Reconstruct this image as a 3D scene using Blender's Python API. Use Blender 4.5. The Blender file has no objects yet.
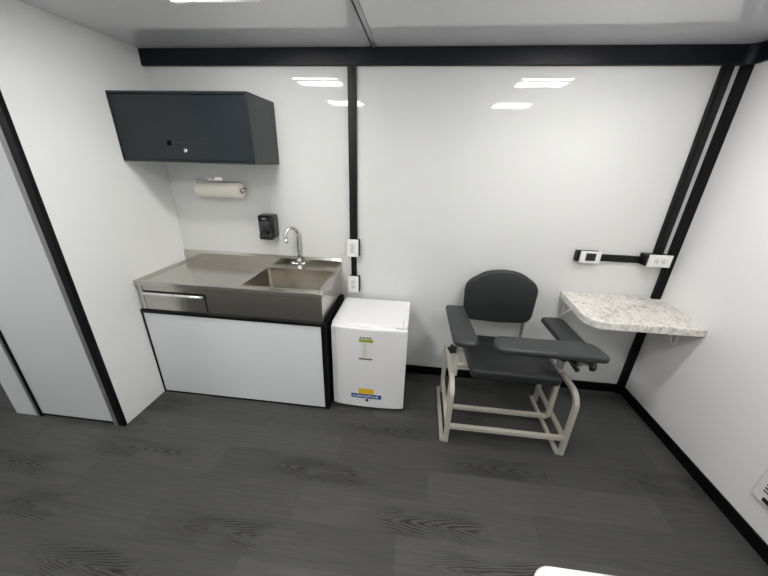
import bpy, bmesh, math, random
from mathutils import Vector, Matrix
random.seed(4)
S = bpy.context.scene
C = S.collection
PI = math.pi

# ------------------------------------------------------------------ materials
def new_mat(name):
    m = bpy.data.materials.new(name); m.use_nodes = True
    nt = m.node_tree; b = nt.nodes['Principled BSDF']
    return m, nt, b
def pmat(name, col, rough=.5, metal=0., spec=.5, var=.06, scale=8., bump=0., bscale=200., coat=0., stretch=(1,1,1)):
    """plain procedural surface: base colour with a little noise, noise bump"""
    m, nt, b = new_mat(name)
    N = nt.nodes.new; L = nt.links.new
    tc = N('ShaderNodeTexCoord'); mp = N('ShaderNodeMapping'); mp.inputs['Scale'].default_value = stretch
    L(tc.outputs['Object'], mp.inputs['Vector'])
    nz = N('ShaderNodeTexNoise'); nz.inputs['Scale'].default_value = scale; nz.inputs['Detail'].default_value = 4
    L(mp.outputs[0], nz.inputs['Vector'])
    mx = N('ShaderNodeMix'); mx.data_type = 'RGBA'
    lo = [max(0, c*(1-var)) for c in col]; hi = [min(1, c*(1+var)) for c in col]
    mx.inputs[6].default_value = (*lo, 1); mx.inputs[7].default_value = (*hi, 1)
    L(nz.outputs['Fac'], mx.inputs[0]); L(mx.outputs[2], b.inputs['Base Color'])
    b.inputs['Roughness'].default_value = rough; b.inputs['Metallic'].default_value = metal
    b.inputs['Specular IOR Level'].default_value = spec
    b.inputs['Coat Weight'].default_value = coat
    if bump:
        n2 = N('ShaderNodeTexNoise'); n2.inputs['Scale'].default_value = bscale; n2.inputs['Detail'].default_value = 3
        L(mp.outputs[0], n2.inputs['Vector'])
        bp = N('ShaderNodeBump'); bp.inputs['Strength'].default_value = bump; bp.inputs['Distance'].default_value = .002
        L(n2.outputs['Fac'], bp.inputs['Height']); L(bp.outputs[0], b.inputs['Normal'])
    return m

M = {}
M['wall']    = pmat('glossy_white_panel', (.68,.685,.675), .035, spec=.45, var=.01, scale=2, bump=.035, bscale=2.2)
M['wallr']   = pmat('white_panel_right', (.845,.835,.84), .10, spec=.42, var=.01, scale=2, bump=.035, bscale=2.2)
M['ceiling'] = pmat('glossy_white_ceiling', (.74,.745,.775), .035, spec=.55, var=.01, scale=2, bump=.035, bscale=2.)
M['side']    = pmat('satin_white_panel', (.80,.81,.80), .32, spec=.4, var=.012, scale=2)
M['door']    = pmat('door_panel_white', (.62,.64,.66), .35, spec=.4, var=.015, scale=3)
M['greywall']= pmat('grey_panel', (.11,.11,.11), .5, var=.05, scale=3)
M['black']   = pmat('black_trim', (.0018,.0020,.0030), .5, spec=.2, var=.1)
M['beam']    = pmat('black_beam', (.0032,.0044,.0090), .42, spec=.3, var=.1)
M['raceway'] = pmat('black_raceway_plastic', (.0028,.003,.0036), .42, spec=.3)
M['jamb']    = pmat('grey_metal_jamb', (.27,.27,.275), .45, metal=.5, var=.35, scale=26, stretch=(1,1,.35))
M['alu']     = pmat('aluminium_strip', (.55,.55,.56), .35, metal=.8)
M['rubber']  = pmat('dark_joint', (.03,.03,.032), .6)
M['cab']     = pmat('charcoal_powder_coat', (.0040,.0085,.0130), .32, spec=.5, var=.05, bump=.05, bscale=600)
M['cabside'] = M['cab']
M['slot']    = pmat('black_slot', (.001,.001,.001), .8, spec=.05)
M['chrome']  = pmat('chrome', (.80,.80,.80), .08, metal=1, var=.02)
M['steel']   = pmat('brushed_steel', (.55,.53,.49), .20, metal=1, var=.07, scale=30, stretch=(.35,12,12), bump=.03, bscale=60)
M['steel2']  = pmat('brushed_steel_basin', (.70,.67,.62), .16, metal=1, var=.05, scale=22, stretch=(6,6,.4))
M['panel']   = pmat('white_cabinet_panel', (.74,.77,.78), .30, spec=.4, var=.01, scale=3)
M['fridge']  = pmat('white_enamel', (.80,.80,.81), .28, spec=.45, var=.01, scale=3)
M['gasket']  = pmat('grey_gasket', (.42,.42,.42), .6)
M['plate']   = pmat('white_plastic', (.80,.79,.77), .35, var=.01)
M['socket']  = pmat('white_socket_plastic', (.70,.69,.67), .3, var=.01)
M['ink']     = pmat('dark_ink', (.03,.03,.03), .6)
M['green']   = pmat('green_print', (.30,.36,.04), .5)
M['beige']   = pmat('beige_print', (.66,.64,.54), .5)
M['brownp']  = pmat('brown_print', (.10,.075,.06), .5)
M['yellow']  = pmat('yellow_print', (.80,.52,.02), .5)
M['blue']    = pmat('blue_print', (.006,.07,.30), .5)
M['whitep']  = pmat('white_print', (.75,.78,.8), .5)
M['paper']   = pmat('paper_roll', (.87,.84,.76), .9, spec=.1, var=.04, scale=40, bump=.3, bscale=250)
M['card']    = pmat('cardboard_core', (.35,.25,.16), .9)
M['disp']    = pmat('black_dispenser', (.012,.012,.013), .22, spec=.5)
M['dispwin'] = pmat('smoked_window', (.02,.021,.023), .06, spec=.7)
M['vinyl']   = pmat('charcoal_vinyl', (.030,.033,.034), .46, spec=.45, var=.08, scale=20, bump=.12, bscale=420)
M['vinyl2']  = pmat('charcoal_vinyl_back', (.018,.020,.021), .46, spec=.45, var=.08, scale=20, bump=.12, bscale=420)
M['frame']   = pmat('cream_enamel_tube', (.50,.475,.41), .38, spec=.45, var=.10, scale=25)
M['silver']  = pmat('silver_metal', (.60,.60,.58), .3, metal=.85)
M['knob']    = pmat('black_plastic_knob', (.012,.012,.012), .35)
M['bracket'] = pmat('white_bracket', (.72,.72,.72), .4)
M['ttop']    = pmat('white_laminate', (.73,.72,.69), .3, var=.01)

def marble():
    m, nt, b = new_mat('speckled_marble_laminate'); N = nt.nodes.new; L = nt.links.new
    tc = N('ShaderNodeTexCoord')
    n1 = N('ShaderNodeTexNoise'); n1.inputs['Scale'].default_value = 33; n1.inputs['Detail'].default_value = 8; n1.inputs['Roughness'].default_value = .68; n1.inputs['Distortion'].default_value = .9
    n2 = N('ShaderNodeTexNoise'); n2.inputs['Scale'].default_value = 7; n2.inputs['Detail'].default_value = 4
    L(tc.outputs['Object'], n1.inputs['Vector']); L(tc.outputs['Object'], n2.inputs['Vector'])
    mu = N('ShaderNodeMath'); mu.operation = 'MULTIPLY_ADD'; mu.inputs[1].default_value = .25
    L(n2.outputs['Fac'], mu.inputs[0]); L(n1.outputs['Fac'], mu.inputs[2])
    r = N('ShaderNodeValToRGB'); e = r.color_ramp.elements
    e[0].position = .45; e[0].color = (.32,.305,.28,1); e[1].position = .70; e[1].color = (.80,.78,.73,1)
    x = e.new(.53); x.color = (.52,.505,.47,1); x = e.new(.60); x.color = (.69,.67,.62,1)
    L(mu.outputs[0], r.inputs[0]); L(r.outputs[0], b.inputs['Base Color'])
    b.inputs['Roughness'].default_value = .28
    return m
M['marble'] = marble()

def floor_mat():
    m, nt, b = new_mat('charcoal_wood_planks'); N = nt.nodes.new; L = nt.links.new
    def math_(op, a, c=None, d=None):
        n = N('ShaderNodeMath'); n.operation = op
        for i, v in enumerate((a, c, d)):
            if v is None: continue
            if isinstance(v, (int, float)): n.inputs[i].default_value = v
            else: L(v, n.inputs[i])
        return n.outputs[0]
    tc = N('ShaderNodeTexCoord'); sp = N('ShaderNodeSeparateXYZ'); L(tc.outputs['Object'], sp.inputs[0])
    X, Y = sp.outputs[0], sp.outputs[1]
    W, LEN = .180, 1.22
    yr = math_('DIVIDE', Y, W); row = math_('FLOOR', yr); v = math_('SUBTRACT', math_('FRACT', yr), .5)
    xs = math_('MULTIPLY_ADD', row, .437*LEN, X); xr = math_('DIVIDE', xs, LEN); col = math_('FLOOR', xr); u = math_('MULTIPLY', math_('FRACT', xr), LEN)
    cv = N('ShaderNodeCombineXYZ'); L(row, cv.inputs[0]); L(col, cv.inputs[1])
    wn = N('ShaderNodeTexWhiteNoise'); wn.noise_dimensions = '3D'; L(cv.outputs[0], wn.inputs['Vector'])
    rs = N('ShaderNodeSeparateColor'); L(wn.outputs['Color'], rs.inputs[0]); R1, R2, R3 = rs.outputs
    # stretched grain
    off = N('ShaderNodeCombineXYZ'); L(math_('MULTIPLY', R1, 30.), off.inputs[0]); L(math_('MULTIPLY', R2, 30.), off.inputs[1])
    vec = N('ShaderNodeCombineXYZ'); L(u, vec.inputs[0]); L(math_('MULTIPLY', v, W), vec.inputs[1])
    ad = N('ShaderNodeVectorMath'); ad.operation = 'ADD'; L(vec.outputs[0], ad.inputs[0]); L(off.outputs[0], ad.inputs[1])
    mp = N('ShaderNodeMapping'); mp.inputs['Scale'].default_value = (2.2, 46, 1); L(ad.outputs[0], mp.inputs[0])
    g = N('ShaderNodeTexNoise'); g.inputs['Scale'].default_value = 1.6; g.inputs['Detail'].default_value = 6; g.inputs['Roughness'].default_value = .62; L(mp.outputs[0], g.inputs['Vector'])
    # cathedral arches
    mp2 = N('ShaderNodeMapping'); mp2.inputs['Scale'].default_value = (3.5, 18, 1); L(ad.outputs[0], mp2.inputs[0])
    wob = N('ShaderNodeTexNoise'); wob.inputs['Scale'].default_value = 1.; wob.inputs['Detail'].default_value = 3; L(mp2.outputs[0], wob.inputs['Vector'])
    vv = math_('ADD', v, math_('MULTIPLY', math_('SUBTRACT', R3, .5), .30))
    par = math_('MULTIPLY', math_('SQRT', math_('MULTIPLY_ADD', vv, vv, .003)), .70)
    ph = math_('ADD', math_('SUBTRACT', par, math_('MULTIPLY', u, .46)), math_('MULTIPLY', wob.outputs['Fac'], .13))
    arch = math_('SINE', math_('MULTIPLY', ph, 165.))
    arch = math_('MULTIPLY_ADD', arch, .5, .5)
    arch = math_('POWER', arch, 1.6)
    # where the arches sit: a patch part of the way along some planks
    cen = math_('MULTIPLY_ADD', R2, .8, .2)
    du = math_('ABSOLUTE', math_('SUBTRACT', u, cen))
    mr = N('ShaderNodeMapRange'); mr.interpolation_type = 'SMOOTHSTEP'; L(du, mr.inputs[0])
    mr.inputs[1].default_value = .42; mr.inputs[2].default_value = .14; mr.inputs[3].default_value = 0; mr.inputs[4].default_value = 1
    dv = N('ShaderNodeMapRange'); dv.interpolation_type = 'SMOOTHSTEP'; L(math_('ABSOLUTE', vv), dv.inputs[0])
    dv.inputs[1].default_value = .48; dv.inputs[2].default_value = .25; dv.inputs[3].default_value = 0; dv.inputs[4].default_value = 1
    pick = math_('GREATER_THAN', R3, .35)
    pn = N('ShaderNodeTexNoise'); pn.inputs['Scale'].default_value = 1.; pn.inputs['Detail'].default_value = 2
    mp3 = N('ShaderNodeMapping'); mp3.inputs['Scale'].default_value = (4, 12, 1); L(ad.outputs[0], mp3.inputs[0]); L(mp3.outputs[0], pn.inputs['Vector'])
    pm = N('ShaderNodeMapRange'); pm.interpolation_type = 'SMOOTHSTEP'; L(pn.outputs['Fac'], pm.inputs[0]); pm.inputs[1].default_value = .36; pm.inputs[2].default_value = .58
    mask = math_('MULTIPLY', math_('MULTIPLY', math_('MULTIPLY', mr.outputs[0], dv.outputs[0]), pick), pm.outputs[0])
    # joints
    jv = math_('GREATER_THAN', math_('ABSOLUTE', v), .5 - .0045)
    ju = math_('LESS_THAN', math_('MINIMUM', u, math_('SUBTRACT', LEN, u)), .0012)
    joint = math_('MAXIMUM', jv, ju)
    val = math_('MULTIPLY_ADD', math_('SUBTRACT', g.outputs['Fac'], .5), .9, 1.0)
    val = math_('MULTIPLY', val, math_('MULTIPLY_ADD', R1, .30, .85))
    val = math_('MULTIPLY', val, math_('SUBTRACT', 1.18, math_('MULTIPLY', mask, math_('MULTIPLY', arch, .98))))
    val = math_('MULTIPLY', val, math_('SUBTRACT', 1., math_('MULTIPLY', joint, .30)))
    cc = N('ShaderNodeVectorMath'); cc.operation = 'SCALE'; cc.inputs[0].default_value = (.052,.052,.0505); L(val, cc.inputs['Scale'])
    L(cc.outputs[0], b.inputs['Base Color'])
    b.inputs['Roughness'].default_value = .46; b.inputs['Specular IOR Level'].default_value = .34
    bp = N('ShaderNodeBump'); bp.inputs['Strength'].default_value = .12; bp.inputs['Distance'].default_value = .001
    L(g.outputs['Fac'], bp.inputs['Height']); L(bp.outputs[0], b.inputs['Normal'])
    return m
M['floor'] = floor_mat()
for k_, ior in (('ceiling',1.85),('wall',1.55)): M[k_].node_tree.nodes['Principled BSDF'].inputs['IOR'].default_value = ior

def emit(name, col, s):
    m, nt, b = new_mat(name)
    b.inputs['Base Color'].default_value = (.8,.8,.8,1)
    b.inputs['Emission Color'].default_value = (*col, 1); b.inputs['Emission Strength'].default_value = s
    return m
LAMPS = tuple(p*1.56 for p in (42., 47., 52., 46., 76.))

# ------------------------------------------------------------------ mesh helpers
def nb(): return bmesh.new()
def box(bm, x0, x1, y0, y1, z0, z1, bev=0., seg=2):
    x0, x1 = min(x0,x1), max(x0,x1); y0, y1 = min(y0,y1), max(y0,y1); z0, z1 = min(z0,z1), max(z0,z1)
    t = bmesh.new()
    bmesh.ops.create_cube(t, size=1)
    for v in t.verts:
        v.co = Vector((x0 + (v.co.x+.5)*(x1-x0), y0 + (v.co.y+.5)*(y1-y0), z0 + (v.co.z+.5)*(z1-z0)))
    if bev: bmesh.ops.bevel(t, geom=list(t.edges), offset=bev, segments=seg, affect='EDGES', profile=.5)
    join(bm, t); return bm
def join(bm, t):
    me = bpy.data.meshes.new('tmp'); t.to_mesh(me); t.free(); bm.from_mesh(me); bpy.data.meshes.remove(me)
def frame_for(d):
    d = d.normalized(); a = Vector((0,0,1)) if abs(d.z) < .9 else Vector((1,0,0))
    u = d.cross(a).normalized(); return u, d.cross(u).normalized()
def cyl(bm, a, b, r0, r1=None, n=24, caps=True):
    a, b = Vector(a), Vector(b); r1 = r0 if r1 is None else r1
    u, w = frame_for(b-a)
    A = [bm.verts.new(a + (u*math.cos(2*PI*i/n) + w*math.sin(2*PI*i/n))*r0) for i in range(n)]
    B = [bm.verts.new(b + (u*math.cos(2*PI*i/n) + w*math.sin(2*PI*i/n))*r1) for i in range(n)]
    for i in range(n):
        f = bm.faces.new((A[i], A[(i+1)%n], B[(i+1)%n], B[i])); f.smooth = True
    if caps: bm.faces.new(A[::-1]); bm.faces.new(B)
    return bm
def lathe(bm, base, axis, prof, n=28):
    """prof: list of (radius, distance along axis)"""
    base = Vector(base); ax = Vector(axis).normalized(); u, w = frame_for(ax); prev = None
    for k, (r, h) in enumerate(prof):
        ring = [bm.verts.new(base + ax*h + (u*math.cos(2*PI*i/n) + w*math.sin(2*PI*i/n))*max(r,1e-5)) for i in range(n)]
        if prev:
            for i in range(n):
                f = bm.faces.new((prev[i], prev[(i+1)%n], ring[(i+1)%n], ring[i])); f.smooth = True
        else: bm.faces.new(ring[::-1])
        prev = ring
    bm.faces.new(prev); return bm
def fillet(pts, r, n=7):
    """round the corners of an open polyline"""
    pts = [Vector(p) for p in pts]; out = [pts[0]]
    for i in range(1, len(pts)-1):
        p = pts[i]; rr = r[i-1] if isinstance(r, (list, tuple)) else r
        a = (pts[i-1]-p); b = (pts[i+1]-p); la, lb = a.length, b.length; a.normalize(); b.normalize()
        ang = a.angle(b); d = min(rr/math.tan(ang/2), la*.48, lb*.48)
        if d < 1e-4: out.append(p); continue
        r2 = d*math.tan(ang/2); cen = p + (a+b).normalized()*(r2/math.sin(ang/2))
        s = p + a*d - cen; e = p + b*d - cen
        tot = s.angle(e); axis = s.cross(e).normalized()
        for k in range(n+1): out.append(cen + Matrix.Rotation(tot*k/n, 3, axis) @ s)
    out.append(pts[-1]); return out
def sweep_round(bm, pts, r, n=16):
    pts = [Vector(p) for p in pts]; prev = None; u = None
    for i, p in enumerate(pts):
        t = (pts[min(i+1,len(pts)-1)] - pts[max(i-1,0)]).normalized()
        if u is None: u, _ = frame_for(t)
        u = (u - t*u.dot(t)).normalized(); w = t.cross(u)
        rr = r[i] if isinstance(r, list) else r
        ring = [bm.verts.new(p + (u*math.cos(2*PI*k/n) + w*math.sin(2*PI*k/n))*rr) for k in range(n)]
        if prev:
            for k in range(n):
                f = bm.faces.new((prev[k], prev[(k+1)%n], ring[(k+1)%n], ring[k])); f.smooth = True
        else: bm.faces.new(ring[::-1])
        prev = ring
    bm.faces.new(prev); return bm
def sweep_square(bm, pts, h, side, c=.12):
    """square tube of width 2h along a planar path; side = plane normal"""
    pts = [Vector(p) for p in pts]; side = Vector(side); prev = None
    k = h*(1-c*1.6)
    sec = [(h,k),(k,h),(-k,h),(-h,k),(-h,-k),(-k,-h),(k,-h),(h,-k)]
    for i, p in enumerate(pts):
        t = (pts[min(i+1,len(pts)-1)] - pts[max(i-1,0)]).normalized(); w = side.cross(t).normalized()
        ring = [bm.verts.new(p + side*a + w*b) for a, b in sec]
        if prev:
            for q in range(8):
                f = bm.faces.new((prev[q], prev[(q+1)%8], ring[(q+1)%8], ring[q]))
        else: bm.faces.new(ring[::-1])
        prev = ring
    bm.faces.new(prev); return bm
def round_poly(pts, rs, n=8):
    """closed 2D polygon with rounded corners"""
    out = []; N_ = len(pts)
    for i in range(N_):
        p = Vector((*pts[i],0)); a = Vector((*pts[i-1],0)) - p; b = Vector((*pts[(i+1)%N_],0)) - p
        r = rs[i] if isinstance(rs,(list,tuple)) else rs
        if r <= 0: out.append((p.x,p.y)); continue
        la, lb = a.length, b.length; a.normalize(); b.normalize(); ang = a.angle(b)
        if ang > PI-.02: out.append((p.x,p.y)); continue
        d = min(r/math.tan(ang/2), la*.499, lb*.499); r2 = d*math.tan(ang/2)
        cen = p + (a+b).normalized()*(r2/math.sin(ang/2)); s = p+a*d-cen; e = p+b*d-cen
        tot = s.angle(e); sg = 1 if s.cross(e).z > 0 else -1
        for k in range(n+1):
            q = cen + Matrix.Rotation(sg*tot*k/n, 3, 'Z') @ s; out.append((q.x,q.y))
    return out
def offset_poly(pts, d):
    """inset a counter-clockwise closed polygon by d"""
    n = len(pts); out = []
    for i in range(n):
        p0 = Vector(pts[i-1]); p1 = Vector(pts[i]); p2 = Vector(pts[(i+1)%n])
        e1 = (p1-p0); e2 = (p2-p1)
        if e1.length < 1e-7: e1 = e2
        if e2.length < 1e-7: e2 = e1
        n1 = Vector((-e1.y, e1.x)).normalized(); n2 = Vector((-e2.y, e2.x)).normalized()
        nn = (n1+n2); nn = nn.normalized() if nn.length > 1e-6 else n1
        out.append(tuple(p1 + nn*d/max(.4, nn.dot(n1))))
    return out
def slab(bm, pts, layers, fn, smooth=True, crown=None):
    """stack of inset outlines: layers = [(inset, height)]; fn maps (x, y, h) to 3D"""
    prev = None
    for ins, h in layers:
        o = offset_poly(pts, ins) if ins else pts
        ring = [bm.verts.new(fn(x, y, h)) for x, y in o]
        if prev:
            for i in range(len(ring)):
                f = bm.faces.new((prev[i], prev[(i+1)%len(ring)], ring[(i+1)%len(ring)], ring[i])); f.smooth = smooth
        else: f = bm.faces.new(ring[::-1]); f.smooth = False
        prev = ring
    if crown:                       # domed top: rings shrunk towards the middle line
        h0 = layers[-1][1]; n_ = len(o); 
        xa, xb = min(p[0] for p in o), max(p[0] for p in o); ya, yb_ = min(p[1] for p in o), max(p[1] for p in o)
        wx, wy = (xb-xa)/2, (yb_-ya)/2; hh_ = min(wx, wy); cx_, cy_ = (xa+xb)/2, (ya+yb_)/2
        med = [(min(max(x, cx_-(wx-hh_)*.95), cx_+(wx-hh_)*.95), min(max(y, cy_-(wy-hh_)*.95), cy_+(wy-hh_)*.95)) for x, y in o]
        for k in range(1, 7):
            a = k/6*.96; q = 1-a
            ring = [bm.verts.new(fn(mx_+(x-mx_)*q, my_+(y-my_)*q, h0+crown*(1-q**2))) for (x, y), (mx_, my_) in zip(o, med)]
            for i in range(n_):
                f = bm.faces.new((prev[i], prev[(i+1)%n_], ring[(i+1)%n_], ring[i])); f.smooth = True
            prev = ring
    f = bm.faces.new(prev); f.smooth = smooth
    return bm
def cushion_layers(t, r):
    L_ = []
    for k in range(5): a = PI/2*k/4; L_.append((r*(1-math.sin(a)), r*(1-math.cos(a))))
    for k in range(7): a = PI/2*k/6; L_.append((r*(1-math.cos(a)), t-r+r*math.sin(a)))
    return L_

# ------------------------------------------------------------------ scene objects
def wloc(p):
    v = Vector((0,0,0))
    while p: v = v + p.location; p = p.parent
    return v
def obj(name, bm, mat, parent=None, origin=None, label=None):
    off = wloc(parent) if parent else Vector((0,0,0))
    o_ = Vector(origin) if origin else off
    bmesh.ops.recalc_face_normals(bm, faces=bm.faces)
    bmesh.ops.translate(bm, vec=-o_, verts=bm.verts)
    me = bpy.data.meshes.new(name); bm.to_mesh(me); bm.free()
    me.materials.append(mat)
    o = bpy.data.objects.new(name, me); C.objects.link(o)
    o.location = o_ - off
    if parent: o.parent = parent
    if label: o['label'] = label
    return o
def thing(name, label, cat, loc, group=None):
    o = bpy.data.objects.new(name, None); C.objects.link(o); o.location = loc; o.empty_display_size = .1
    o['label'] = label; o['category'] = cat
    if group: o['group'] = group
    return o
def struct(name, bm, mat, parent=None):
    o = obj(name, bm, mat, parent)
    if not parent: o['kind'] = 'structure'
    return o

XR = 3.534       # right wall
ZC = 2.279       # ceiling
ZB = 2.187       # underside of the black beam
PY = -.856       # front of the closet that makes the left wall
YR = -2.60       # wall behind the camera
XL = -2.30

# ---- setting
struct('floor', box(nb(), XL-.05, XR+.05, YR-.05, .05, -.05, 0), M['floor'])
struct('ceiling', box(nb(), XL-.05, XR+.05, YR-.05, .05, ZC, ZC+.05), M['ceiling'])
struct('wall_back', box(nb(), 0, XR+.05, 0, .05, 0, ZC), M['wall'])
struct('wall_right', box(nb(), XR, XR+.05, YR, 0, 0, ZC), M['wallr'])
struct('wall_left', box(nb(), -.04, 0, PY+.02, 0, 0, ZC), M['side'])
struct('wall_front', box(nb(), XL-.05, XR+.05, YR-.05, YR, 0, ZC), M['side'])
struct('wall_far_left', box(nb(), XL-.05, XL, YR, 0, 0, ZC), M['side'])
struct('wall_closet', box(nb(), XL, -.812, PY+.03, PY+.07, 0, ZC), M['greywall'])
struct('baseboard_back', box(nb(), 1.3, XR, -.012, 0, 0, .075, .002), M['black'])
struct('baseboard_right', box(nb(), XR-.012, XR, YR, -.012, 0, .073, .002), M['black'])
# beam along the top of the back wall, rounding into the one on the right wall
bm = nb(); box(bm, 0.0, XR-.06, -.022, 0, ZB, ZC, .003)
pr = [(XR-.07,-.0),(XR-.07,-.022)]
pts = [(XR-.07, 0), (XR-.07,-.022)]
for k in range(9):
    a = PI/2*k/8; pts.append((XR-.07 + .048*math.sin(a), -.022 - .048*(1-math.cos(a))))
pts += [(XR, -.07), (XR, 0)]
slab(bm, pts[::-1], [(0,ZB),(0,ZC)], lambda x,y,h: Vector((x,y,h)), smooth=False)
struct('trim_1', bm, M['beam'])
struct('trim_2', box(nb(), XR-.022, XR, YR, -.07, ZB, ZC, .003), M['beam'])
# corner post
struct('trim_3', box(nb(), 3.484, XR, -.030, 0, .0, ZB, .003), M['black'])
# ceiling joint strip
bm = nb(); box(bm, 1.492, 1.520, YR, -.022, ZC-.006, ZC, .002)
o = struct('trim_4', bm, M['alu'])
obj('joint_line', box(nb(), 1.4915, 1.498, YR, -.022, ZC-.009, ZC-.006), M['rubber'], o)
# closet front: corner post, jamb, door, strip, narrow panel
struct('trim_5', box(nb(), -.042, .001, PY-.003, PY+.02, 0, ZC, .002), M['black'])
struct('trim_6', box(nb(), -.074, -.042, PY-.002, PY+.02, 0, ZC, .001), M['jamb'])
struct('trim_8', box(nb(), -.648, -.626, PY-.003, PY+.026, 0, ZC, .001), M['jamb'])
d1 = struct('door_1', box(nb(), -.612, -.074, PY+.006, PY+.026, .022, ZC, .002), M['door'])
obj('door_gap_shade', box(nb(), -.612, -.074, PY+.012, PY+.026, 0, .022), M['black'], d1)  # black strip standing in for the shade in the gap below the door
struct('trim_7', box(nb(), -.626, -.612, PY-.004, PY+.026, 0, ZC, .002), M['black'])
struct('wall_panel_left', box(nb(), -.812, -.648, PY, PY+.07, 0, ZC, .002), M['door'])

# ---- ceiling lights
def ceiling_light(x, y, label, power):
    lamp = emit('lit_diffuser', (1., .985, .96), power)
    t = thing('ceiling_light', label, 'ceiling light', (x, y, ZC), 'ceiling lights')
    fr = nb(); w, d = .19, .15
    for a in ((x-w, x+w, y-d, y-d+.02), (x-w, x+w, y+.112, y+d), (x-w, x-w+.012, y-d+.02, y+.112), (x+w-.012, x+w, y-d+.02, y+.112)):
        box(fr, *a, ZC-.014, ZC, .002)
    box(fr, x-w+.012, x+w-.012, y-.010, y+.095, ZC-.012, ZC)
    obj('frame', fr, M['plate'], t)
    df = nb(); box(df, x-w+.012, x+w-.012, y-d+.02, y-.010, ZC-.018, ZC-.001)
    obj('diffuser', df, lamp, t)
    df = nb(); box(df, x-w+.012, x+w-.012, y+.095, y+.112, ZC-.018, ZC-.001)
    obj('diffuser', df, lamp, t)
    return t
ceiling_light(.92, -.765, 'lit ceiling light above the sink, near the wall with the black cabinet', LAMPS[0])
ceiling_light(2.72, -.765, 'lit ceiling light above the blood-draw chair', LAMPS[1])
ceiling_light(.92, -1.76, 'lit ceiling light farther from the back wall, over the left half of the room', LAMPS[2])
ceiling_light(2.75, -1.80, 'lit ceiling light above the white tabletop corner', LAMPS[3])
ceiling_light(-1.2, -1.72, 'added ceiling light out of view, brightening the left closet door', LAMPS[4])  # extra lamp added out of sight to light the closet door

# ---- base cabinet under the sink
bx1 = 1.282; bf = -.514; bz = .693
t = thing('base_cabinet', 'low white-fronted cabinet with black edging under the steel sink', 'cabinet', (bx1/2, bf/2, 0))
bm = nb(); box(bm, .003, bx1, bf+.012, -.002, 0, bz-.012)
obj('body', bm, M['black'], t)
obj('front_panel', box(nb(), .014, bx1-.026, bf+.002, bf+.012, .012, bz-.02, .001), M['panel'], t)
bm = nb()
box(bm, .002, bx1+.004, bf-.004, bf+.03, bz-.022, bz, .002)
box(bm, .002, .015, bf-.002, bf+.014, 0, bz-.022, .001)
box(bm, bx1-.027, bx1+.004, bf-.002, bf+.03, 0, bz-.022, .001)
box(bm, .015, bx1-.027, bf-.001, bf+.012, 0, .013, .001)
obj('edge_trim', bm, M['black'], t)

# ---- stainless sink counter
cR = 1.272; cF = -.511; cZ = .90
hx0, hx1, hy0, hy1 = .715, 1.232, -.440, -.062
t = thing('sink_counter', 'stainless steel sink counter with drainboard, basin at right and upturned back edge', 'sink', (cR/2, cF/2, bz))
bm = nb()
dz = cZ-.010
# deck pieces around the basin hole
for a in ((.03, hx0, cF+.03, -.02), (hx0, hx1, cF+.03, hy0), (hx0, hx1, hy1, -.02), (hx1, cR-.022, cF+.03, -.02)):
    box(bm, *a, dz-.02, dz)
# raised rolled rim
for a in ((.004, cR, cF, cF+.026), (.004, .03, cF+.026, -.02), (cR-.022, cR, cF+.026, -.02)):
    box(bm, *a, cZ-.036, cZ, .004, 3)
# sloping inner edges
def wedge(bm, p):  # quad strip
    vs = [bm.verts.new(q) for q in p]; bm.faces.new(vs)
wedge(bm, [(.03,cF+.026,cZ-.002),(cR-.022,cF+.026,cZ-.002),(cR-.034,cF+.040,dz+.0006),(.046,cF+.040,dz+.0006)])
wedge(bm, [(.03,cF+.026,cZ-.002),(.046,cF+.040,dz+.0006),(.046,-.02,dz+.0006),(.03,-.02,cZ-.002)])
wedge(bm, [(cR-.022,cF+.026,cZ-.002),(cR-.022,-.02,cZ-.002),(cR-.034,-.02,dz+.0006),(cR-.034,cF+.040,dz+.0006)])
# bead round the basin opening
for a in ((hx0-.010, hx1+.010, hy0-.010, hy0), (hx0-.010, hx1+.010, hy1, hy1+.010), (hx0-.010, hx0, hy0, hy1), (hx1, hx1+.010, hy0, hy1)):
    box(bm, *a, dz-.004, dz+.003, .0014)
obj('countertop', bm, M['steel'], t)
# apron: front, right, left skirts below the rim
bm = nb()
box(bm, .034, cR-.006, cF+.010, cF+.016, bz, cZ-.03)
box(bm, cR-.012, cR-.006, cF+.016, -.06, bz, cZ-.03)
box(bm, cR-.030, cR-.004, cF+.006, cF+.03, bz, cZ-.036, .002)
box(bm, cR-.030, cR-.004, -.06, -.02, bz, cZ-.036, .002)
box(bm, .024, .050, cF+.004, cF+.03, bz, cZ-.036, .002)
box(bm, .028, .034, cF+.03, -.06, bz, cZ-.036)
obj('apron', bm, M['steel'], t)
# backsplash, with a bevelled top and closed ends
bm = nb()
prof = [(-.0, cZ-.03), (-.018, cZ-.03), (-.018, .958), (-.010, .975), (0, .975)]
for xx in (0,): pass
A = [bm.verts.new((.002, y-.001, z)) for y, z in prof]; B = [bm.verts.new((cR, y-.001, z)) for y, z in prof]
for i in range(5): bm.faces.new((A[i], A[(i+1)%5], B[(i+1)%5], B[i]))
bm.faces.new(A[::-1]); bm.faces.new(B)
obj('backsplash', bm, M['steel'], t)
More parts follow.
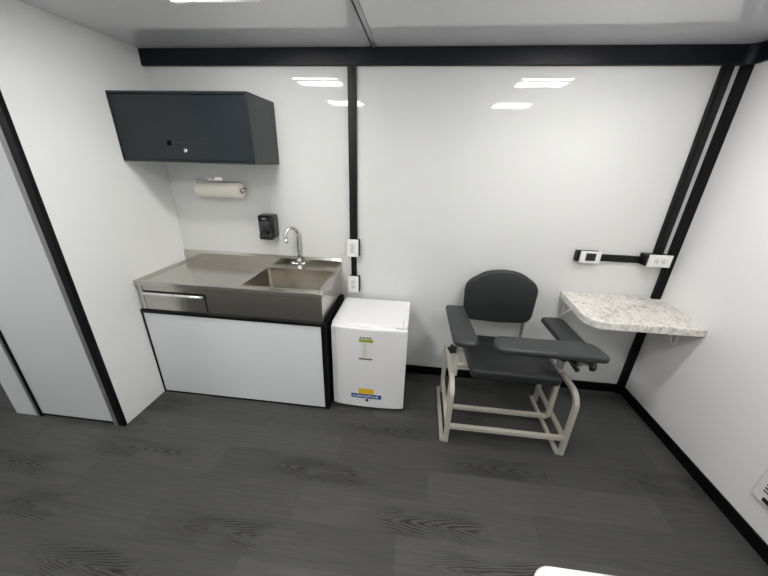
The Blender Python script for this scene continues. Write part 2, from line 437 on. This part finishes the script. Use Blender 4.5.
# basin: thin-walled bowl, rounded corners
bm = nb()
o1 = round_poly([(hx0,hy0),(hx1,hy0),(hx1,hy1),(hx0,hy1)], .022, 6)
zb = bz+.008
rings = []
for ins, z in ((0,dz+.001),(.003,zb+.03),(.010,zb+.010),(.03,zb+.003),(.16,zb)):
    rings.append([bm.verts.new((x,y,z)) for x,y in offset_poly(o1, ins)])
for a, b_ in zip(rings, rings[1:]):
    for i in range(len(a)):
        f = bm.faces.new((a[i], a[(i+1)%len(a)], b_[(i+1)%len(a)], b_[i])); f.smooth = True
bm.faces.new(rings[-1])
ba = obj('basin', bm, M['steel2'], t)
bm = nb(); lathe(bm, ((hx0+hx1)/2, (hy0+hy1)/2+.02, zb), (0,0,1), [(.045,0),(.045,.003),(.034,.004),(.030,.001)])
obj('drain', bm, M['chrome'], ba)
# drawer
dx0, dx1, dz0, dz1 = .052, .484, bz+.004, .828
dr = obj('drawer', box(nb(), dx0, dx1, cF+.004, cF+.0095, dz0, dz1-.012, .0015), M['steel'], t)
bm = nb()
P_ = [(cF+.0095, dz1-.004), (cF-.006, dz1-.006), (cF-.011, dz1-.014), (cF-.008, dz1-.022), (cF+.004, dz1-.026)]
for (y0, z0), (y1, z1) in zip(P_, P_[1:]):
    f = bm.faces.new([bm.verts.new(q) for q in ((dx0+.004,y0,z0),(dx1-.003,y0,z0),(dx1-.003,y1,z1),(dx0+.004,y1,z1))]); f.smooth = True
bmesh.ops.remove_doubles(bm, verts=bm.verts, dist=1e-5)
obj('drawer_pull', bm, M['chrome'], dr)
bm = nb()
box(bm, dx0-.006, dx1+.004, cF+.0085, cF+.0102, dz1-.004, dz1+.004)
box(bm, dx1, dx1+.004, cF+.0085, cF+.0102, dz0, dz1); box(bm, dx0-.006, dx0, cF+.0085, cF+.0102, dz0, dz1)
obj('drawer_gap', bm, M['slot'], t)

# ---- faucet
fx, fy = .957, -.040
t = thing('faucet', 'chrome gooseneck faucet standing behind the sink basin', 'faucet', (fx, fy, dz))
bm = nb(); lathe(bm, (fx,fy,dz), (0,0,1), [(.024,0),(.024,.006),(.018,.012),(.016,.05),(.018,.054),(.018,.066),(.0125,.072),(.0125,.08)])
obj('base', bm, M['chrome'], t)
dv = Vector((-.50,-.86,0)).normalized(); R_ = .052
path = [Vector((fx,fy,dz+.075)), Vector((fx,fy,1.155))]
for k in range(1, 15):
    a = PI*1.06*k/14; path.append(Vector((fx,fy,1.155)) + dv*(R_*(1-math.cos(a))) + Vector((0,0,R_*math.sin(a))))
path.append(path[-1] + Vector((0,0,-.022)) + dv*(-.002))
obj('spout', sweep_round(nb(), path, .0125), M['chrome'], t)
tip = path[-1]
obj('aerator', cyl(nb(), tip+Vector((0,0,.012)), tip+Vector((0,0,-.014)), .0155), M['chrome'], t)
for s in (-1, 1):
    bm = nb()
    cyl(bm, (fx+s*.012, fy-.004, dz+.036), (fx+s*.034, fy-.010, dz+.040), .010)
    lathe(bm, (fx+s*.032, fy-.010, dz+.04), (s,-.2,.1), [(.006,0),(.015,.004),(.015,.016),(.009,.022)], 16)
    cyl(bm, (fx+s*.042, fy-.012, dz+.042), (fx+s*.048, fy-.04, dz+.052), .005, .0035, 12)
    obj('handle', bm, M['chrome'], t)

# ---- soap dispenser on the wall
sx0, sx1, sz0, sz1 = .686, .800, 1.116, 1.286
t = thing('soap_dispenser', 'black wall soap dispenser above the sink, left of the faucet', 'soap dispenser', ((sx0+sx1)/2, 0, sz0))
bm = nb()
P0 = [(sx0+.004,sz0+.0),(sx1-.012,sz0),(sx1,sz0+.02),(sx1,sz1-.012),(sx1-.01,sz1),(sx0+.006,sz1),(sx0,sz1-.01),(sx0-.0,sz0+.02)]
P0 = round_poly(P0, .008, 4)
slab(bm, P0, [(0,0),(0,.07),(.004,.084),(.012,.092),(.022,.096)], lambda x,y,h: Vector((x,-h,y)))
obj('housing', bm, M['disp'], t)
bm = nb(); cxm = (sx0+sx1)/2
P1 = round_poly([(cxm-.030,sz0+.055),(cxm+.032,sz0+.055),(cxm+.036,sz1-.035),(cxm-.034,sz1-.035)], .018, 6)
slab(bm, P1, [(0,.094),(.002,.099),(.008,.102)], lambda x,y,h: Vector((x,-h,y)))
obj('window', bm, M['dispwin'], t, label='glossy smoked window')
bm = nb(); P2 = round_poly([(cxm-.05,sz0-.002),(cxm+.05,sz0-.002),(cxm+.048,sz0+.038),(cxm-.05,sz0+.038)], .010, 4)
slab(bm, P2, [(0,.06),(0,.098),(.006,.104)], lambda x,y,h: Vector((x,-h,y)))
obj('push_bar', bm, M['knob'], t)
obj('badge', box(nb(), cxm-.016, cxm+.014, -.0975, -.095, sz1-.026, sz1-.019), M['silver'], t)

# ---- wall cabinet
ux, uy, uz0, uz1 = .853, -.3335, 1.623, 1.995
t = thing('wall_cabinet', 'charcoal metal wall cabinet with a lock, above the paper towel roll', 'cabinet', (ux/2, uy/2, uz0))
bm = nb(); th = .018; yb = uy+.020
box(bm, .001, ux, yb, -.001, uz1-th, uz1, .002); box(bm, .001, ux, yb, -.001, uz0, uz0+th, .002)
box(bm, .001, th, yb, -.001, uz0+th, uz1-th); box(bm, ux-th, ux, yb, -.001, uz0+th, uz1-th)
box(bm, th, ux-th, -.012, -.001, uz0+th, uz1-th)
# front lip frame
box(bm, .001, ux, uy, yb, uz1-.014, uz1, .002); box(bm, .001, ux, uy, yb, uz0, uz0+.014, .002)
box(bm, .001, .013, uy, yb, uz0+.014, uz1-.014, .002); box(bm, ux-.018, ux, uy, yb, uz0+.014, uz1-.014, .002)
obj('body', bm, M['cab'], t)
dr = obj('door', box(nb(), .015, ux-.020, uy+.004, uy+.018, uz0+.016, uz1-.016, .002), M['cab'], t)
obj('pull_recess', box(nb(), .340, .562, uy+.0034, uy+.0045, 1.729, 1.735, .0005), M['rubber'], dr)
obj('catch', box(nb(), .314, .342, uy+.003, uy+.0045, 1.716, 1.742, .0005), M['slot'], dr)
bm = nb(); lathe(bm, (.428, uy+.004, 1.690), (0,-1,0), [(.013,0),(.013,.005),(.010,.009),(.004,.010)], 20)
lk = obj('lock', bm, M['chrome'], dr)
obj('keyhole', box(nb(), .4265, .4295, uy-.0065, uy-.0055, 1.684, 1.696), M['slot'], lk)

# ---- paper towel roll and its holder
ry, rz, rr = -.075, 1.452, .056
t = thing('paper_towel_holder', 'chrome wall holder carrying the paper towel roll', 'holder', (.43, 0, rz))
bm = nb()
box(bm, .290, .420, -.006, 0, rz+.050, rz+.076, .002)
sweep_round(bm, fillet([(.350,-.006,rz+.063),(.350,-.02,rz+.066),(.262,-.03,rz+.064),(.256,ry,rz+.05),(.254,ry,rz)], .012), .004, 12)
cyl(bm, (.252, ry, rz), (.607, ry, rz), .006, n=16)
obj('arm', bm, M['chrome'], t)
bm = nb(); lathe(bm, (.598, ry, rz), (1,0,0), [(.012,0),(.017,.003),(.017,.012),(.010,.018),(.010,.022),(.015,.026),(.013,.034),(.004,.037)], 20)
obj('end_knob', bm, M['chrome'], t)
rr = .051
bm = nb(); n = 40; ri = .019
ringsA = []
for x, r in ((.277,ri),(.277,rr-.003),(.281,rr),(.590,rr),(.594,rr-.003),(.594,ri)):
    ringsA.append([bm.verts.new((x, ry+r*math.cos(2*PI*i/n), rz-.006+r*math.sin(2*PI*i/n))) for i in range(n)])
for a, b_ in zip(ringsA, ringsA[1:]+ringsA[:1]):
    for i in range(n): f = bm.faces.new((a[i],a[(i+1)%n],b_[(i+1)%n],b_[i])); f.smooth = True
ro = thing('paper_towel_roll', 'cream paper towel roll hanging under the charcoal wall cabinet', 'paper towel', (.432, ry, rz-.006))
obj('paper', bm, M['paper'], ro)
bm = nb(); ringsA = []
for x, r in ((.2765,.0125),(.2765,ri),(.5945,ri),(.5945,.0125)):
    ringsA.append([bm.verts.new((x, ry+r*math.cos(2*PI*i/n), rz-.006+r*math.sin(2*PI*i/n))) for i in range(n)])
for a, b_ in zip(ringsA, ringsA[1:]+ringsA[:1]):
    for i in range(n): f = bm.faces.new((a[i],a[(i+1)%n],b_[(i+1)%n],b_[i])); f.smooth = True
obj('core', bm, M['card'], ro)

# ---- cable raceways and outlets
def raceway(name, label, segs, loc):
    t = thing(name, label, 'cable raceway', loc)
    for (x0,x1,z0,z1) in segs:
        bm = nb(); box(bm, x0, x1, -.020, 0, z0, z1, .003)
        if z1-z0 > x1-x0: w=(x1-x0); box(bm, x0+w*.28, x1-w*.28, -.024, -.019, z0, z1, .0015)
        else: w=(z1-z0); box(bm, x0, x1, -.024, -.019, z0+w*.28, z1-w*.28, .0015)
        obj('channel', bm, M['raceway'], t)
    return t
raceway('cable_raceway', 'black vertical raceway from the beam down to the upper of two stacked outlets', [(1.342,1.396,1.134,ZB)], (1.381,0,1.143))
raceway('cable_raceway', 'short black raceway linking the two outlets stacked above the fridge', [(1.350,1.390,.854,1.011)], (1.363,0,.868))
raceway('cable_raceway', 'black vertical raceway beside the corner post, ending at the right-hand outlet', [(3.392,3.450,1.147,ZB)], (3.42,0,1.15))
raceway('cable_raceway', 'short black horizontal raceway between the two outlets above the marble shelf', [(3.060,3.325,1.074,1.120)], (3.19,0,1.097))

def duplex(cx, cz, y, horiz, gfci, parent):
    """socket faces with their dark slots, each face a part"""
    def rb(b, du, dw, hu, hw, y0, y1, bev=.001):
        if horiz: box(b, cx+dw-hw, cx+dw+hw, y0, y1, cz+du-hu, cz+du+hu, bev)
        else: box(b, cx+du-hu, cx+du+hu, y0, y1, cz+dw-hw, cz+dw+hw, bev)
    if gfci:
        f = nb(); rb(f, 0, 0, .017, .034, y-.003, y+.001); o = obj('receptacle', f, M['socket'], parent)
        f = nb(); rb(f, 0, 0, .006, .0024, y-.0036, y-.0028, 0); obj('test_button', f, M['gasket'], o)
    for s in (-1, 1):
        o_ = s*.0195
        if not gfci:
            f = nb(); rb(f, 0, o_, .017, .0145, y-.003, y+.001, .002); o = obj('receptacle', f, M['socket'], parent)
        f = nb()
        for q in (-.0065, .0065): rb(f, q, o_+.002, .0012, .0042, y-.0036, y-.0028, 0)
        rb(f, 0, o_-.009, .0022, .0022, y-.0036, y-.0028, 0)
        obj('slots', f, M['ink'], o)
def outlet(label, x0, x1, z0, z1, depth, horiz, gfci=False, black=False, side=None):
    cx, cz = (x0+x1)/2, (z0+z1)/2
    t = thing('wall_outlet', label, 'outlet', (cx, 0, cz), 'wall outlets on black boxes')
    m_ = .004
    bx = side or (x0+m_, x1-m_)
    obj('back_box', box(nb(), bx[0], bx[1], -depth+.005, 0, z0+.004, z1-.004, .003), M['raceway'], t)
    pl = obj('cover_plate', box(nb(), x0, x1, -depth-.001, -depth+.006, z0, z1, .0025), M['plate'], t)
    if black:
        obj('receptacle', box(nb(), cx-.030, cx+.032, -depth-.004, -depth, cz-.025, cz+.026, .004), M['knob'], pl, label='black square receptacle')
    else:
        duplex(cx, cz, -depth-.001, horiz, gfci, t)
    return t
outlet('upper of the two white outlets stacked on the back wall above the fridge', 1.324, 1.410, 1.008, 1.137, .046, False, gfci=True, side=(1.332,1.416))
outlet('lower of the two white outlets stacked on the back wall above the fridge', 1.328, 1.410, .726, .856, .046, False, side=(1.334,1.416))
outlet('white outlet plate with a black square centre above the marble shelf', 2.925, 3.056, 1.066, 1.146, .050, True, black=True, side=(2.908,3.052))
outlet('white horizontal outlet plate at the right corner, in front of the black post', 3.338, 3.478, 1.068, 1.150, .070, True, side=(3.322,3.472))

# ---- small fridge
x0, x1, y0, y1, zt = 1.307, 1.810, -.038, -.471, .677
t = thing('fridge', 'small white fridge with blue and yellow stickers between sink and chair', 'fridge', ((x0+x1)/2, (y0+y1)/2, 0))
bm = nb(); box(bm, x0+.006, x1-.004, y1+.052, y0, .022, zt-.022, .006)
obj('body', bm, M['fridge'], t)
bm = nb(); box(bm, x0, x1, y1+.030, y0-.0, zt-.022, zt, .006, 3)
obj('top', bm, M['fridge'], t)
obj('gasket', box(nb(), x0+.010, x1-.008, y1+.036, y1+.054, .035, zt-.028), M['gasket'], t)
# door, bowed front
bm = nb(); n = 14; front = []
for k in range(n+1):
    s_ = k/n; x = x0 + (x1-x0)*s_; bow = .014*(1-(2*s_-1)**2); edge = .006*max(0, (abs(2*s_-1)-.93)/.07)**2
    front.append((x, y1+.003-bow+edge))
pts = [(x1, y1+.036),] + [(x0, y1+.036)] + front
slab(bm, pts, [(.004,.024),(0,.028),(0,zt-.022),(.002,zt-.016),(.006,zt-.012)], lambda x,y,h: Vector((x,y,h)), smooth=False)
for f in bm.faces: f.smooth = abs(f.normal.z) < .5 and f.normal.y < -.3
dr = obj('door', bm, M['fridge'], t)
obj('handle_notch', box(nb(), x1-.075, x1-.010, y1+.020, y1+.034, zt-.0125, zt-.0105), M['gasket'], dr)
obj('handle_notch', box(nb(), x1-.032, x1-.028, y1+.030, y1+.12, zt-.001, zt+.0012), M['gasket'], t)
def fy_(x): s_ = (x-x0)/(x1-x0); return y1+.003-.014*(1-(2*s_-1)**2)
def sticker(name, m, xa, xb, za, zb_, lift=.0008, par=None, label=None):
    bm = nb(); k = 4
    for i in range(k):
        a = xa+(xb-xa)*i/k; b_ = xa+(xb-xa)*(i+1)/k
        vs = [bm.verts.new((a,fy_(a)-lift,za)), bm.verts.new((b_,fy_(b_)-lift,za)), bm.verts.new((b_,fy_(b_)-lift,zb_)), bm.verts.new((a,fy_(a)-lift,zb_))]
        bm.faces.new(vs)
    bmesh.ops.remove_doubles(bm, verts=bm.verts, dist=1e-6)
    r = bmesh.ops.extrude_face_region(bm, geom=list(bm.faces))
    bmesh.ops.translate(bm, vec=(0,.0006,0), verts=[v for v in r['geom'] if isinstance(v, bmesh.types.BMVert)])
    return obj(name, bm, m, par or dr, label=label)
sa, sb = 1.500, 1.588
st = sticker('rating_sticker', M['fridge'], sa, sb, .425, .606)
for i, (a, w) in enumerate(((0,.010),(.013,.006),(.022,.011),(.036,.008),(.047,.012),(.062,.014))):
    sticker('printed_word', M['ink'], sa+.003+a, sa+.003+a+w, .594, .604 - (.002 if i%2 else 0), .0016, st)
sticker('green_band', M['green'], sa-.003, sb+.003, .565, .588, .0016, st, label='olive green band')
for a in (.012, .024, .052, .066): sticker('column_line', M['beige'], sa+a, sa+a+.003, .448, .562, .0016, st)
sticker('table_block', M['beige'], sa+.026, sa+.046, .452, .560, .0013, st)
sticker('bottom_line', M['brownp'], sa-.004, sb-.001, .430, .441, .0016, st)
sticker('yellow_sticker', M['yellow'], 1.492, 1.600, .141, .188, label='yellow rectangle')
bs = sticker('blue_sticker', M['blue'], 1.440, 1.654, .103, .139, label='blue band with white lettering')
rx = random.Random(3)
xw = 1.452
while xw < 1.630:
    w = rx.uniform(.006,.016); zz = rx.uniform(.113,.119)
    sticker('printed_letter', M['whitep'], xw, min(xw+w,1.644), zz, zz+rx.uniform(.008,.014), .0016, bs); xw += w+rx.uniform(.003,.006)
bm = nb(); lathe(bm, (1.553, fy_(1.553)+.001, .088), (0,-1,0), [(.011,0),(.011,.004),(.008,.006)], 18)
obj('key_lock', bm, M['knob'], dr)
for x in (x0+.04, x1-.04):
    for y in (y1+.08, y0-.04): obj('foot', cyl(nb(), (x,y,0), (x,y,.024), .016, .014, 16), M['knob'], t)

# ---- marble shelf in the corner
t = thing('corner_table', 'marble-patterned wall shelf table in the right corner beside the chair', 'table', (3.2, -.22, .794))
tx0, ty = 2.884, -.430
P0 = round_poly([(tx0,ty),(XR-.001,ty),(XR-.001,-.032),(XR-.06,-.032),(XR-.06,-.001),(tx0,-.001)], [.11,.012,0,0,0,.004], 10)
bm = nb(); slab(bm, P0, [(0,.789),(0,.830),(.003,.833)], lambda x,y,h: Vector((x,y,h+y*.052)), smooth=False)
obj('tabletop', bm, M['marble'], t)
def strut(bm, a, b_, w=.009):
    a, b_ = Vector(a), Vector(b_); sd = Vector((1,0,0)) if abs((b_-a).x) < .01 else Vector((0,1,0))
    sweep_square(bm, [a, b_], w, sd)
for px, axis in ((2.925,'y'), (-.27,'x')):
    bm = nb()
    if axis == 'y':
        strut(bm, (px,-.01,.779), (px,-.30,.764)); strut(bm, (px,-.009,.788), (px,-.009,.61)); strut(bm, (px,-.15,.772), (px,-.012,.64), .006)
    else:
        strut(bm, (XR-.01,px,.766), (XR-.12,px,.766)); strut(bm, (XR-.009,px,.772), (XR-.009,px,.61)); strut(bm, (XR-.10,px,.764), (XR-.012,px,.60), .006)
    obj('bracket', bm, M['bracket'], t)

# ---- wall heater plate at the right edge
t = thing('wall_vent', 'white vent plate with dark louvres low on the right wall', 'vent', (XR, -1.08, .22))
vy0, vy1, vz0, vz1 = -.974, -1.22, .222, .44
pl = obj('plate', box(nb(), XR-.014, XR, vy1, vy0, vz0, vz1, .006, 3), M['plate'], t)
for k in range(7):
    obj('louvre', box(nb(), XR-.016, XR-.013, vy1+.03, vy0-.035, .285+k*.018, .292+k*.018, .0008), M['ink'], pl)
obj('switch', box(nb(), XR-.022, XR-.013, -1.07, -1.025, .242, .262, .003), M['knob'], pl)

# ---- white tabletop corner near the camera
t = thing('white_table', 'white tabletop corner with rounded edge at the bottom of the photo', 'table', (2.75, -2.14, 0))
P0 = round_poly([(2.160,-2.57),(3.30,-2.57),(3.30,-1.697),(2.160,-1.697)], [.03,.03,.05,.05], 10)
bm = nb(); slab(bm, P0, [(.004,.722),(0,.726),(0,.746),(.004,.750)], lambda x,y,h: Vector((x,y,h)), smooth=False)
obj('tabletop', bm, M['ttop'], t)
for x in (2.40, 3.22):
    for y in (-2.50, -1.95): obj('leg', box(nb(), x-.02, x+.02, y-.02, y+.02, 0, .722, .003), M['silver'], t)

# ---- blood-draw chair
t = thing('blood_draw_chair', 'charcoal padded blood-draw chair with three arm pads and cream tube frame', 'chair', (2.45, -.43, 0))
h = .0145
XLf, XRf = 2.100, 2.810
yf, yr_ = -.672, -.200
zt_ = .448
frames = []
for x in (XLf, XRf):
    bm = nb()
    # front leg, bend, top rail, rear leg in one bent tube
    path = fillet([(x,yf,0.002),(x,yf,zt_),(x,yr_,zt_-.02),(x,yr_,0.002)], [.085,.05], 9)
    sweep_square(bm, path, h, (1,0,0))
    frames.append(obj('side_frame', bm, M['frame'], t))
    bm = nb(); sweep_square(bm, [(x-.026,yf-.010,.012),(x-.026,yr_+.02,.012)], .012, (1,0,0)); obj('floor_runner', bm, M['frame'], t)
    bm = nb(); sweep_square(bm, [(x,yf+h,.118),(x,yr_-h,.118)], h*.9, (1,0,0)); obj('side_rail', bm, M['frame'], t)
    s = 1 if x < 2.4 else -1
    bm = nb(); sweep_square(bm, [(x+s*.022,-.462,.10),(x+s*.022,-.462,.47)], h, (1,0,0)); obj('seat_post', bm, M['frame'], t)
bm = nb(); sweep_square(bm, [(XLf+h,yf,.128),(XRf-h,yf,.128)], h*.95, (0,1,0)); obj('crossbar', bm, M['frame'], t)
bm = nb(); sweep_square(bm, [(XLf+.03,-.462,.095),(XRf-.03,-.462,.095)], h*.95, (0,1,0)); obj('crossbar', bm, M['frame'], t)
for y in (-.27, -.462):
    bm = nb(); sweep_square(bm, [(XLf+h,y,zt_-.008),(XRf-h,y,zt_-.008)], h*.9, (0,1,0)); obj('seat_bar', bm, M['frame'], t)
# seat: thick cushion, a little higher at the front
P0 = round_poly([(2.204,-.640),(2.726,-.640),(2.720,-.175),(2.192,-.175)], [.035,.035,.05,.05], 8)
bm = nb()
slab(bm, P0, cushion_layers(.070, .024), lambda x,y,hh: Vector((x, y, .452 + hh + (-.175-y)*.04)), crown=.010)
obj('seat', bm, M['vinyl2'], t)
# backrest
cx = 2.438
P0 = round_poly([(cx-.240,.611),(cx,.601),(cx+.240,.611),(cx+.252,.893),(cx+.120,.984),(cx,1.000),(cx-.120,.984),(cx-.252,.893)],
                [.070,.35,.070,.105,.22,.35,.22,.105], 6)
bm = nb()
slab(bm, P0, cushion_layers(.048, .022), lambda x,z,hh: Vector((x, -.088 - hh + (z-.63)*.03, z)), crown=.012)
obj('backrest', bm, M['vinyl2'], t)
for x in (cx-.195, cx+.204):
    bm = nb(); path = fillet([(x,-.27,.432),(x,-.078,.425),(x,-.078,.90)], [.05], 8)
    sweep_square(bm, path, .012, (1,0,0)); obj('back_post', bm, M['silver'], t)
# arm pads
def pad(pts, rs, z, th=.040, parent=t, name='arm_pad'):
    P = round_poly(pts, rs, 8); b_ = nb()
    slab(b_, P, cushion_layers(th, .016), lambda x,y,hh: Vector((x, y, z-th+hh)), crown=.0012)
    return obj(name, b_, M['vinyl'], parent)
pad([(2.076,-.668),(2.224,-.660),(2.192,-.155),(2.062,-.160)], [.062,.055,.028,.022], .735)
pad([(2.747,-.645),(2.890,-.645),(2.872,-.138),(2.724,-.152)], [.06,.06,.05,.024], .690)
pad([(2.286,-.738),(2.864,-.744),(2.842,-.590),(2.292,-.592)], [.045,.022,.07,.07], .764, .042)
# supports under the pads
bm = nb(); sweep_square(bm, [(XLf+.016,-.56,.44),(XLf+.016,-.56,.694)], .016, (1,0,0)); box(bm, XLf-.02, XLf+.08, -.62, -.44, .690, .697)
sp = obj('arm_support', bm, M['frame'], t)
bm = nb(); sweep_square(bm, [(XRf-.008,-.41,.43),(XRf-.008,-.41,.650)], .018, (1,0,0)); box(bm, XRf-.06, XRf+.06, -.50, -.34, .645, .652)
sp2 = obj('arm_support', bm, M['silver'], t)
bm = nb(); sweep_square(bm, fillet([(XRf-.008,-.428,.60),(XRf-.008,-.60,.60),(XRf-.008,-.60,.722)], [.03], 5), .012, (1,0,0)); box(bm, XRf-.10, XRf+.02, -.66, -.60, .716, .722)
cyl(bm, (XRf-.008,-.56,.60), (XRf+.075,-.56,.60), .008, n=14)
obj('swing_arm_bracket', bm, M['silver'], t)
def star(bm, c, ax, r, d):
    c = Vector(c); ax = Vector(ax).normalized(); u, w = frame_for(ax); n_ = 40; prev = None
    for (sc, hh) in ((.55,0),(.95,.15*d),(1,.5*d),(.95,.85*d),(.6,d)):
        ring = []
        for i in range(n_):
            a = 2*PI*i/n_; q = r*sc*(1+.16*math.cos(5*a)); ring.append(bm.verts.new(c+ax*hh+u*q*math.cos(a)+w*q*math.sin(a)))
        if prev:
            for i in range(n_): f = bm.faces.new((prev[i],prev[(i+1)%n_],ring[(i+1)%n_],ring[i])); f.smooth = True
        else: bm.faces.new(ring[::-1])
        prev = ring
    bm.faces.new(prev)
bm = nb(); star(bm, (XLf-.014,-.58,.64), (-.25,-1,.1), .026, .024); cyl(bm, (XLf-.004,-.585,.64), (XLf+.012,-.56,.64), .006, n=12)
obj('knob', bm, M['knob'], t)
bm = nb(); star(bm, (XRf+.064,-.57,.597), (1,-.3,0), .027, .034); obj('knob', bm, M['knob'], t)
bm = nb(); cyl(bm, (XRf-.066,-.590,.640), (XRf-.016,-.61,.582), .011, .015, 14); cyl(bm, (XRf-.106,-.58,.640), (XRf-.082,-.59,.630), .017, .014, 14); cyl(bm, (XRf-.085,-.588,.634), (XRf-.030,-.592,.625), .008, .008, 14)
obj('lever', bm, M['knob'], t)

# ------------------------------------------------------------------ light, world, camera
w = bpy.data.worlds.new('World'); S.world = w; w.use_nodes = True
w.node_tree.nodes['Background'].inputs[0].default_value = (.6,.62,.65,1)
w.node_tree.nodes['Background'].inputs[1].default_value = .05
cam = bpy.data.cameras.new('camera'); co = bpy.data.objects.new('camera', cam); C.objects.link(co)
cam.sensor_fit = 'HORIZONTAL'; cam.sensor_width = 36; cam.lens = 36*308.3956/768; cam.clip_start = .02
yaw, pitch, roll = -0.10498, 0.38849, 0.02918
co.location = (1.8314, -2.1896, 1.6604)
cy, sy, cp, sp_ = math.cos(yaw), math.sin(yaw), math.cos(pitch), math.sin(pitch)
fwd = Vector((sy*cp, cy*cp, -sp_)); right = Vector((cy,-sy,0)); up = right.cross(fwd)
r_ = right*math.cos(roll) + up*math.sin(roll); u_ = -right*math.sin(roll) + up*math.cos(roll)
co.rotation_euler = Matrix((r_, u_, -fwd)).transposed().to_euler()
S.camera = co
vs = S.view_settings; vs.view_transform = 'Standard'; vs.look = 'None'; vs.gamma = 1; vs.use_curve_mapping = False
vs.exposure = 0.0
